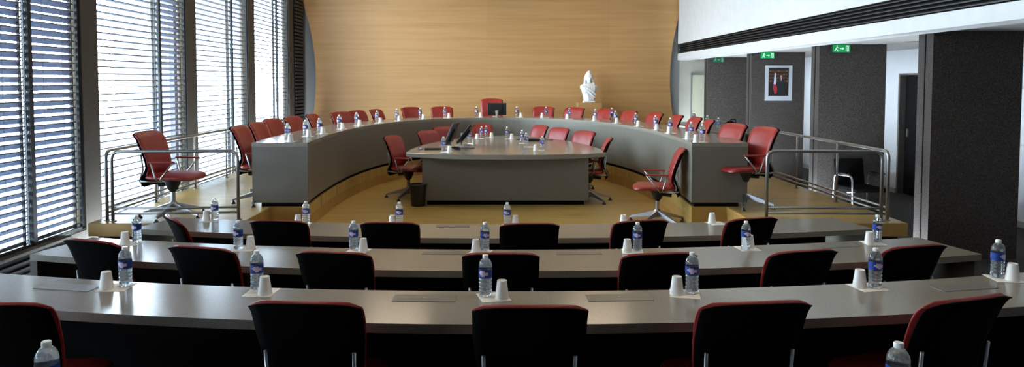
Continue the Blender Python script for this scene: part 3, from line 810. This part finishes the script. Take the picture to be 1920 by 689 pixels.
CT_B = [(-.754,9.929),(-.435,11.412),(-.258,12.274),(-.175,12.451),(.195,12.159),(.428,11.332),(.470,10.689),(.677,10.083)]
CT_C = [(-.659,9.779),(-.349,11.024),(-.330,12.10),(-.080,12.391),(.275,12.12),(.572,10.005)]
for i, (x, y) in enumerate(CT_B): put_bottle(x, y, TT+.0016, 'small clear water bottle, %s on the centre table' % ordl(i, 8), 'water bottles on the centre table')
for i, (x, y) in enumerate(CT_C): put_cup(x, y, TT+.0016, 'upside down white cup, %s on the centre table' % ordl(i, 6), 'white cups on the centre table')
for i, (x, y) in enumerate(((-.705,9.87),(-.385,11.2),(-.29,12.2),(-.12,12.42),(.235,12.14),(.45,11.27),(.50,10.64),(.63,10.06))):
    put_nap(x, y, TT, random.uniform(-.2,.2), 'white napkin, %s on the centre table' % ordl(i, 8), 'napkins on the centre table')

# ---------------------------------------------------------------- equipment
def xform(o, M4):
    o.matrix_world = M4; return o
def monitor(loc, rz, tilt, w, h, label, raise_=.10, stand=True):
    """screen faces local -y"""
    t = empty('monitor', loc, rz); tag(t, label, 'monitor', 'monitors on the desks')
    R = Matrix.Translation((0,0,raise_)) @ Matrix.Rotation(-tilt, 4, 'X')
    bm = B(); box(bm, -w/2, w/2, -.018, .018, 0, h, .006, mtx=R); bx2 = box(bm, -w*.28, w*.28, .018, .045, h*.2, h*.75, mtx=R)
    obj('housing', bm, M['black'], t)
    obj('screen', box(B(), -w/2+.015, w/2-.015, -.0205, -.0185, .018, h-.015, mtx=R), M['screen'], t)
    bm = B(); lathe(bm, [(.10,0),(.10,.008),(.03,.018),(0,.018)], 20, 0, .04)
    box(bm, -.025, .025, .035, .06, .01, raise_+h*.4)
    obj('stand', bm, M['grey_plastic'], t)
    return t
monitor((.02, 14.32, RT), PI, 0.0, .39, .25, 'black computer monitor standing on the far middle of the curved desk', raise_=.03)
monitor((-.73, 10.30, TT), math.radians(-98), math.radians(24), .40, .36, 'left of two thin black screens leaning on the centre table', raise_=.07)
monitor((-.58, 10.80, TT), math.radians(-97), math.radians(38), .40, .36, 'right of two thin black screens leaning on the centre table', raise_=.06)
# cup shaped beige thing in front of the far monitor
ib = obj('carafe', lathe(B(), [(.018,0),(.022,.02),(.034,.13),(.032,.13),(.02,.022),(0,.02)], 16), mat('beige_ceramic', (.35,.31,.24,1), .5), smooth=True, auto=True)
ib.location = (.02, 14.1, RT); tag(ib, 'small beige tapered vase in front of the far black monitor', 'vase')
kb = empty('keyboard', (-.93, 10.25, TT), math.radians(8)); tag(kb, 'black keyboard left of the leaning screens on the centre table', 'keyboard')
obj('case', box(B(), -.13,.13,-.07,.07,0,.018,.004), M['black'], kb)
bm = B()
for r in range(4):
    for c in range(12): box(bm, -.122+c*.0205, -.105+c*.0205, -.058+r*.03, -.033+r*.03, .018, .023)
obj('keys', bm, M['dark_metal'], kb)
ms = obj('computer_mouse', lathe(B(), [(.03,0),(.032,.01),(.026,.022),(.012,.030),(0,.032)], 16), M['grey_plastic'], smooth=True)
ms.location = (-1.11, 10.25, TT); tag(ms, 'pale computer mouse at the left edge of the centre table', 'mouse')
ph = empty('desk_phone', (-.44, 10.5, TT), math.radians(-12)); tag(ph, 'flat grey conference device behind the front bottles of the centre table', 'phone')
bm = B(); lathe(bm, [(.115,0),(.12,.012),(.10,.03),(.06,.04),(0,.042)], 24); obj('body', bm, M['grey_plastic'], ph, smooth=True, auto=True)
obj('speaker_cover', lathe(B(), [(.05,.040),(.045,.048),(0,.05)], 18), M['black'], ph, smooth=True)
pk = obj('microphone_base', lathe(B(), [(.07,0),(.07,.02),(.05,.035),(0,.038)], 18), M['black'], smooth=True, auto=True)
pk.location = (-.60, 10.30, TT); tag(pk, 'round black microphone base between the leaning screens', 'microphone base')
lp = empty('closed_laptop', (.66, 11.80, TT), math.radians(4)); tag(lp, 'flat black closed laptop lying right of the middle bottles on the centre table', 'laptop')
obj('base', box(B(), -.15,.15,-.11,.11,0,.022,.004), M['black'], lp); obj('lid', box(B(), -.15,.15,-.11,.11,.024,.036,.004), M['dark_metal'], lp)
cb = obj('black_cable', tube(B(), [tuple(p) for p in catmull([(.35,11.95,TT+.006),(.42,12.05,TT+.006),(.52,11.96,TT+.006),(.66,11.98,TT+.006),(.85,12.0,TT+.006),(.98,11.86,TT+.006)], 6)], .005, 6), M['black'])
tag(cb, 'thin black cable lying across the centre table beside the closed laptop', 'cable')

bn = empty('waste_bin', (-1.10, 9.72, 0)); tag(bn, 'black plastic waste bin on the floor at the left of the centre table', 'bin')
obj('body', lathe(B(), [(.0,.01),(.098,.0),(.10,.01),(.122,.30),(.116,.30),(.094,.02),(0,.02)], 28), M['bin'], bn, smooth=True, auto=True)
obj('rim', lathe(B(), [(.120,.292),(.128,.294),(.128,.308),(.120,.310),(.114,.308),(.114,.294)], 28), M['bin'], bn, smooth=True)

# far right side console with bottles and a bag
cs = empty('side_console', (3.86, 12.4, P2)); tag(cs, 'narrow dark side table behind the right hand chairs by the railing', 'table')
child_world(obj('tabletop', box(B(), 3.60, 4.05, 11.0, 14.2, .90, .93, .004), M['desk_side']), cs)
for x, y in ((3.64,11.05),(4.01,11.05),(3.64,14.15),(4.01,14.15)): child_world(obj('leg', box(B(), x-.02,x+.02,y-.02,y+.02,P2,.90), M['dark_metal']), cs)
for x, y, l in ((3.93,13.75,'tallest looking bottle on the side table in front of the beige wall'), (3.80,12.45,'bottle on the side table beside the far pillar edge'), (3.76,11.7,'bottle on the side table nearest the railing post')):
    put_bottle(x, y, .93, 'water ' + l, 'bottles on the side table')
for x, y, l in ((3.78,13.2,'on the side table in front of the beige wall'), (3.70,12.2,'on the side table between the two red chair backs'), (3.70,11.25,'on the side table near the railing post')):
    put_cup(x, y, .93, 'upside down white cup ' + l, 'cups on the side table')
bg_ = empty('soft_bag', (3.92, 11.5, .93), .1); tag(bg_, 'slumped black bag lying on the side table by the right railing', 'bag')
bm = B(); rings = []
for q in range(9):
    a = -1+2*q/8; w = .10*math.sqrt(max(.02,1-a*a)); hh = .15*math.sqrt(max(.02,1-a*a))*(1+.2*math.sin(5*a))
    rings.append([bm.verts.new((w*math.cos(t), a*.24, max(0, hh*.5+hh*.5*math.sin(t)))) for t in [2*PI*k/14 for k in range(14)]])
for A, C in zip(rings[:-1], rings[1:]):
    for k in range(14): bm.faces.new((A[k],A[(k+1)%14],C[(k+1)%14],C[k]))
bm.faces.new(rings[0][::-1]); bm.faces.new(rings[-1])
obj('body', bm, M['shell'], bg_, smooth=True)
obj('strap', tube(B(), rounded([(0,-.14,.13),(.02,-.10,.20),(.02,.08,.19),(0,.12,.13)], .05, 4), .008, 6), M['shell'], bg_, smooth=True)

# visitor armchair in the aisle
va = empty('visitor_armchair', (4.93, 9.33, -.10), math.radians(6)); tag(va, 'black visitor armchair with chrome tube arms in the aisle before a pillar', 'chair')
obj('seat', box(B(), -.22,.22,-.24,.20,.38,.44,.02), M['shell'], va)
obj('backrest', box(B(), -.21,.21,.0,.03,0,.36,.012, mtx=Matrix.Translation((0,.20,.43)) @ Matrix.Rotation(-.18,4,'X')), M['shell'], va)
for s in (-1,1):
    fr = obj('side_frame', tube(B(), rounded([(s*.25,.22,0),(s*.25,.20,.58),(s*.25,-.20,.60),(s*.25,-.24,0)], .08, 5), .012, 8), M['chrome'], va, smooth=True)
    obj('arm_pad', box(B(), s*.25-.02, s*.25+.02, -.13,.13,.605,.622,.006), M['black'], va)
obj('cross_bar', tube(B(), [(-.25,-.1,.37),(.25,-.1,.37)], .010, 8), M['chrome'], va, smooth=True)

# ---------------------------------------------------------------- bust on its pedestal
pd = empty('pedestal', (2.09, 15.62, P2)); tag(pd, 'maple veneered pedestal under the white bust against the timber wall', 'pedestal')
obj('shaft', box(B(), -.26,.26,-.2,.2,0,1.0,.004), M['veneer'], pd)
def bust():
    bm = B()
    def ell(c, r, rot=(0,0,0), seg=16):
        mt = Matrix.Translation(c) @ Matrix.Rotation(rot[2],4,'Z') @ Matrix.Rotation(rot[1],4,'Y') @ Matrix.Rotation(rot[0],4,'X') @ Matrix.Diagonal((r[0],r[1],r[2],1))
        bmesh.ops.create_uvsphere(bm, u_segments=seg, v_segments=10, radius=1, matrix=mt)
    # base and torso
    lo = [(.0,.125,.09),(.05,.120,.088),(.10,.125,.088),(.16,.140,.092),(.24,.160,.10),(.31,.185,.105),(.36,.195,.10),(.40,.170,.085),(.43,.11,.07)]
    rows = [[bm.verts.new((rx*math.cos(2*PI*k/28), ry*math.sin(2*PI*k/28), z)) for k in range(28)] for z, rx, ry in lo]
    for a, b in zip(rows[:-1], rows[1:]):
        for k in range(28): bm.faces.new((a[k],a[(k+1)%28],b[(k+1)%28],b[k]))
    bm.faces.new(rows[0][::-1]); bm.faces.new(rows[-1])
    ell((-.15,0,.345),(.055,.06,.06)); ell((.15,0,.345),(.055,.06,.06))
    ell((-.075,-.075,.27),(.065,.05,.06)); ell((.075,-.075,.27),(.065,.05,.06))
    ell((0,0,.43),(.055,.055,.09))                                     # neck
    ell((0,-.012,.545),(.068,.082,.098), (-.05,0,0))                   # head
    ell((0,-.095,.535),(.011,.020,.024), (.3,0,0)); ell((0,-.085,.497),(.024,.012,.008)); ell((0,-.078,.468),(.022,.018,.018))
    for s in (-1,1): ell((s*.028,-.083,.562),(.016,.008,.007)); ell((s*.030,-.082,.578),(.022,.010,.006)); ell((s*.036,-.068,.525),(.02,.014,.02))
    # cap leaning forward with its rolled brim
    ell((0,.02,.615),(.082,.092,.060)); ell((0,.012,.660),(.058,.068,.050)); ell((0,-.018,.690),(.034,.042,.030))
    for k in range(14):
        a = PI*k/13; ell((.078*math.cos(a), .015-.085*math.sin(a)+.0, .600),(.018,.018,.014))
    # hair falling on the shoulders
    for s in (-1,1):
        for q in range(6): ell((s*(.075+.006*q), .0+.01*math.sin(q*2), .575-.042*q),(.030,.034,.032), (0,0,q))
        for q in range(4): ell((s*(.10-.005*q), -.045, .42-.035*q),(.022,.022,.026))
    # drapery folds
    for q in range(6):
        x0 = -.15+.05*q
        tube(bm, catmull([(x0,-.085,.38),(x0*.75+.02,-.115,.28),(x0*.5+.03,-.105,.17),(x0*.4+.04,-.092,.06)], 5), .012, 6)
    tube(bm, catmull([(-.17,-.05,.37),(-.07,-.11,.33),(.05,-.13,.26),(.13,-.10,.17)], 6), .020, 8)
    tube(bm, catmull([(-.17,-.03,.33),(-.08,-.11,.28),(.03,-.13,.20),(.12,-.09,.11)], 6), .017, 8)
    box(bm, -.125,.125,-.09,.09,0,.035)
    o = obj('marble_bust', bm, M['marble'], smooth=True)
    m = o.modifiers.new('remesh', 'REMESH'); m.mode = 'VOXEL'; m.voxel_size = .0065; m.use_smooth_shade = True
    s = o.modifiers.new('smooth', 'SMOOTH'); s.factor = .5; s.iterations = 3
    o.location = (2.09, 15.62, P2+1.0); o.rotation_euler = (0,0,.12)
    tag(o, 'white bust of a woman with long hair and soft cap on the pedestal', 'bust')
bust()

# ---------------------------------------------------------------- framed picture and exit signs
def poly(bm, pts, y, mi=0):
    f = bm.faces.new([bm.verts.new((x,y,z)) for x,z in pts]); f.material_index = mi
pf = empty('framed_portrait', (4.97, 12.22, 1.726)); tag(pf, 'white framed photograph of a person in dark suit beside a flag, on a pillar', 'picture')
bm = B()
for a in ((-.235,.235,.27,.31),(-.235,.235,-.31,-.225),(-.235,-.18,-.225,.27),(.18,.235,-.225,.27)): box(bm, a[0],a[1],-.02,0,a[2],a[3])
obj('frame', bm, M['frame_white'], pf)
bm = B()
box(bm, -.18,.18,-.008,0,-.225,.27)
Y = -.0085
for q in range(4):
    for c in range(7):
        if -.16+.05*c < -.12 or True: poly(bm, [(-.165+.048*c,.20-.06*q),(-.125+.048*c,.20-.06*q),(-.125+.048*c,.225-.06*q),(-.165+.048*c,.225-.06*q)], Y, 1 if (q+c)%3 else 6)
Y = -.0095
poly(bm, [(-.10,-.12),(-.085,.10),(-.07,.17),(-.055,.10),(-.065,-.10)], Y, 2)
poly(bm, [(-.085,-.02),(-.07,.18),(-.055,.18),(-.035,.08),(-.045,-.02)], Y-.0005, 3)
poly(bm, [(-.09,-.02),(-.045,-.02),(-.02,-.10),(-.03,-.18),(-.07,-.19),(-.085,-.12)], Y-.0008, 4)
poly(bm, [(-.01,-.22),(-.015,-.02),(.01,.06),(.035,.085),(.06,.085),(.095,.05),(.11,-.05),(.115,-.22)], Y-.001, 5)
poly(bm, [(.045+.022*math.cos(t), .118+.032*math.sin(t)) for t in [2*PI*k/14 for k in range(14)]], Y-.0013, 7)
poly(bm, [(.045+.024*math.cos(t), .140+.018*math.sin(t)) for t in [PI*k/8 for k in range(9)]], Y-.0016, 5)
poly(bm, [(.038,.085),(.055,.085),(.047,.02)], Y-.0013, 3)
obj('print', bm, [mat('print_dark', (.012,.008,.007,1), .4), mat('print_books', (.10,.035,.012,1), .5), mat('print_blue', (.02,.04,.16,1), .5), mat('print_white', (.5,.52,.58,1), .5), mat('print_red', (.30,.015,.02,1), .5), mat('print_suit', (.010,.011,.016,1), .5), mat('print_books_gold', (.17,.09,.03,1), .5), mat('print_skin', (.42,.22,.16,1), .5)], pf)

GREEN = mat('exit_green', (.0,.22,.05,1), .4, emit=((.0,.50,.12,1), .35)); GWHITE = mat('exit_white', (.8,.9,.8,1), .4, emit=((.5,.9,.6,1), .5))
GREEN_D = mat('exit_green_unlit', (.0,.10,.035,1), .4); GWHITE_D = mat('exit_white_unlit', (.22,.32,.26,1), .4)
def exit_sign(x, y, z, lit, label):
    e = empty('exit_sign', (x, y, z)); tag(e, label, 'exit sign', 'green exit signs on the pillars')
    obj('housing', box(B(), -.135,.135,0,.05,-.065,.065,.006), M['frame_white'] if False else M['dark_metal'], e)
    bm = B(); box(bm, -.12,.12,-.006,0,-.052,.055, mi=0); yy = -.0075
    # running figure
    poly(bm, [(-.062+.010*math.cos(t), .036+.010*math.sin(t)) for t in [2*PI*k/10 for k in range(10)]], yy, 1)
    poly(bm, [(-.070,.026),(-.050,.022),(-.064,-.008),(-.082,-.004)], yy, 1)
    poly(bm, [(-.082,-.002),(-.066,-.006),(-.090,-.040),(-.100,-.034)], yy-.0003, 1)
    poly(bm, [(-.074,-.006),(-.062,-.008),(-.046,-.024),(-.050,-.042),(-.058,-.042),(-.058,-.026)], yy-.0006, 1)
    poly(bm, [(-.056,.024),(-.050,.018),(-.034,.006),(-.038,.000)], yy-.0009, 1)
    # arrow
    poly(bm, [(-.022,.006),(.016,.006),(.016,-.006),(-.022,-.006)], yy, 1); poly(bm, [(.014,.020),(.036,0),(.014,-.020)], yy-.0003, 1)
    # door
    poly(bm, [(.060,.040),(.100,.040),(.100,-.042),(.060,-.042)], yy, 1); poly(bm, [(.068,.032),(.080,.026),(.080,-.040),(.068,-.042)], yy-.0003, 0)
    obj('sign_face', bm, [GREEN, GWHITE] if lit else [GREEN_D, GWHITE_D], e)
exit_sign(4.772, 9.615, 2.208, True, 'bright green lit exit sign on the second nearest pillar')
exit_sign(4.752, 12.165, 2.210, True, 'green lit exit sign on the pillar above the framed portrait')
exit_sign(4.700, 14.695, 2.215, False, 'dim green exit sign at the top of the farthest pillar')

nb = empty('notice_board', (6.63, 8.3, 1.31)); tag(nb, 'pale board with light wooden frame on the white aisle wall at right edge', 'notice board')
obj('panel', box(B(), 0,.015,-.48,.48,-.37,.37), M['white'], nb)
bm = B()
for a in ((-.5,.5,.35,.38),(-.5,.5,-.38,-.35),(.47,.5,-.38,.38),(-.5,-.47,-.38,.38)): box(bm, -.012,.02,a[0],a[1],a[2],a[3])
obj('frame', bm, M['door'], nb)
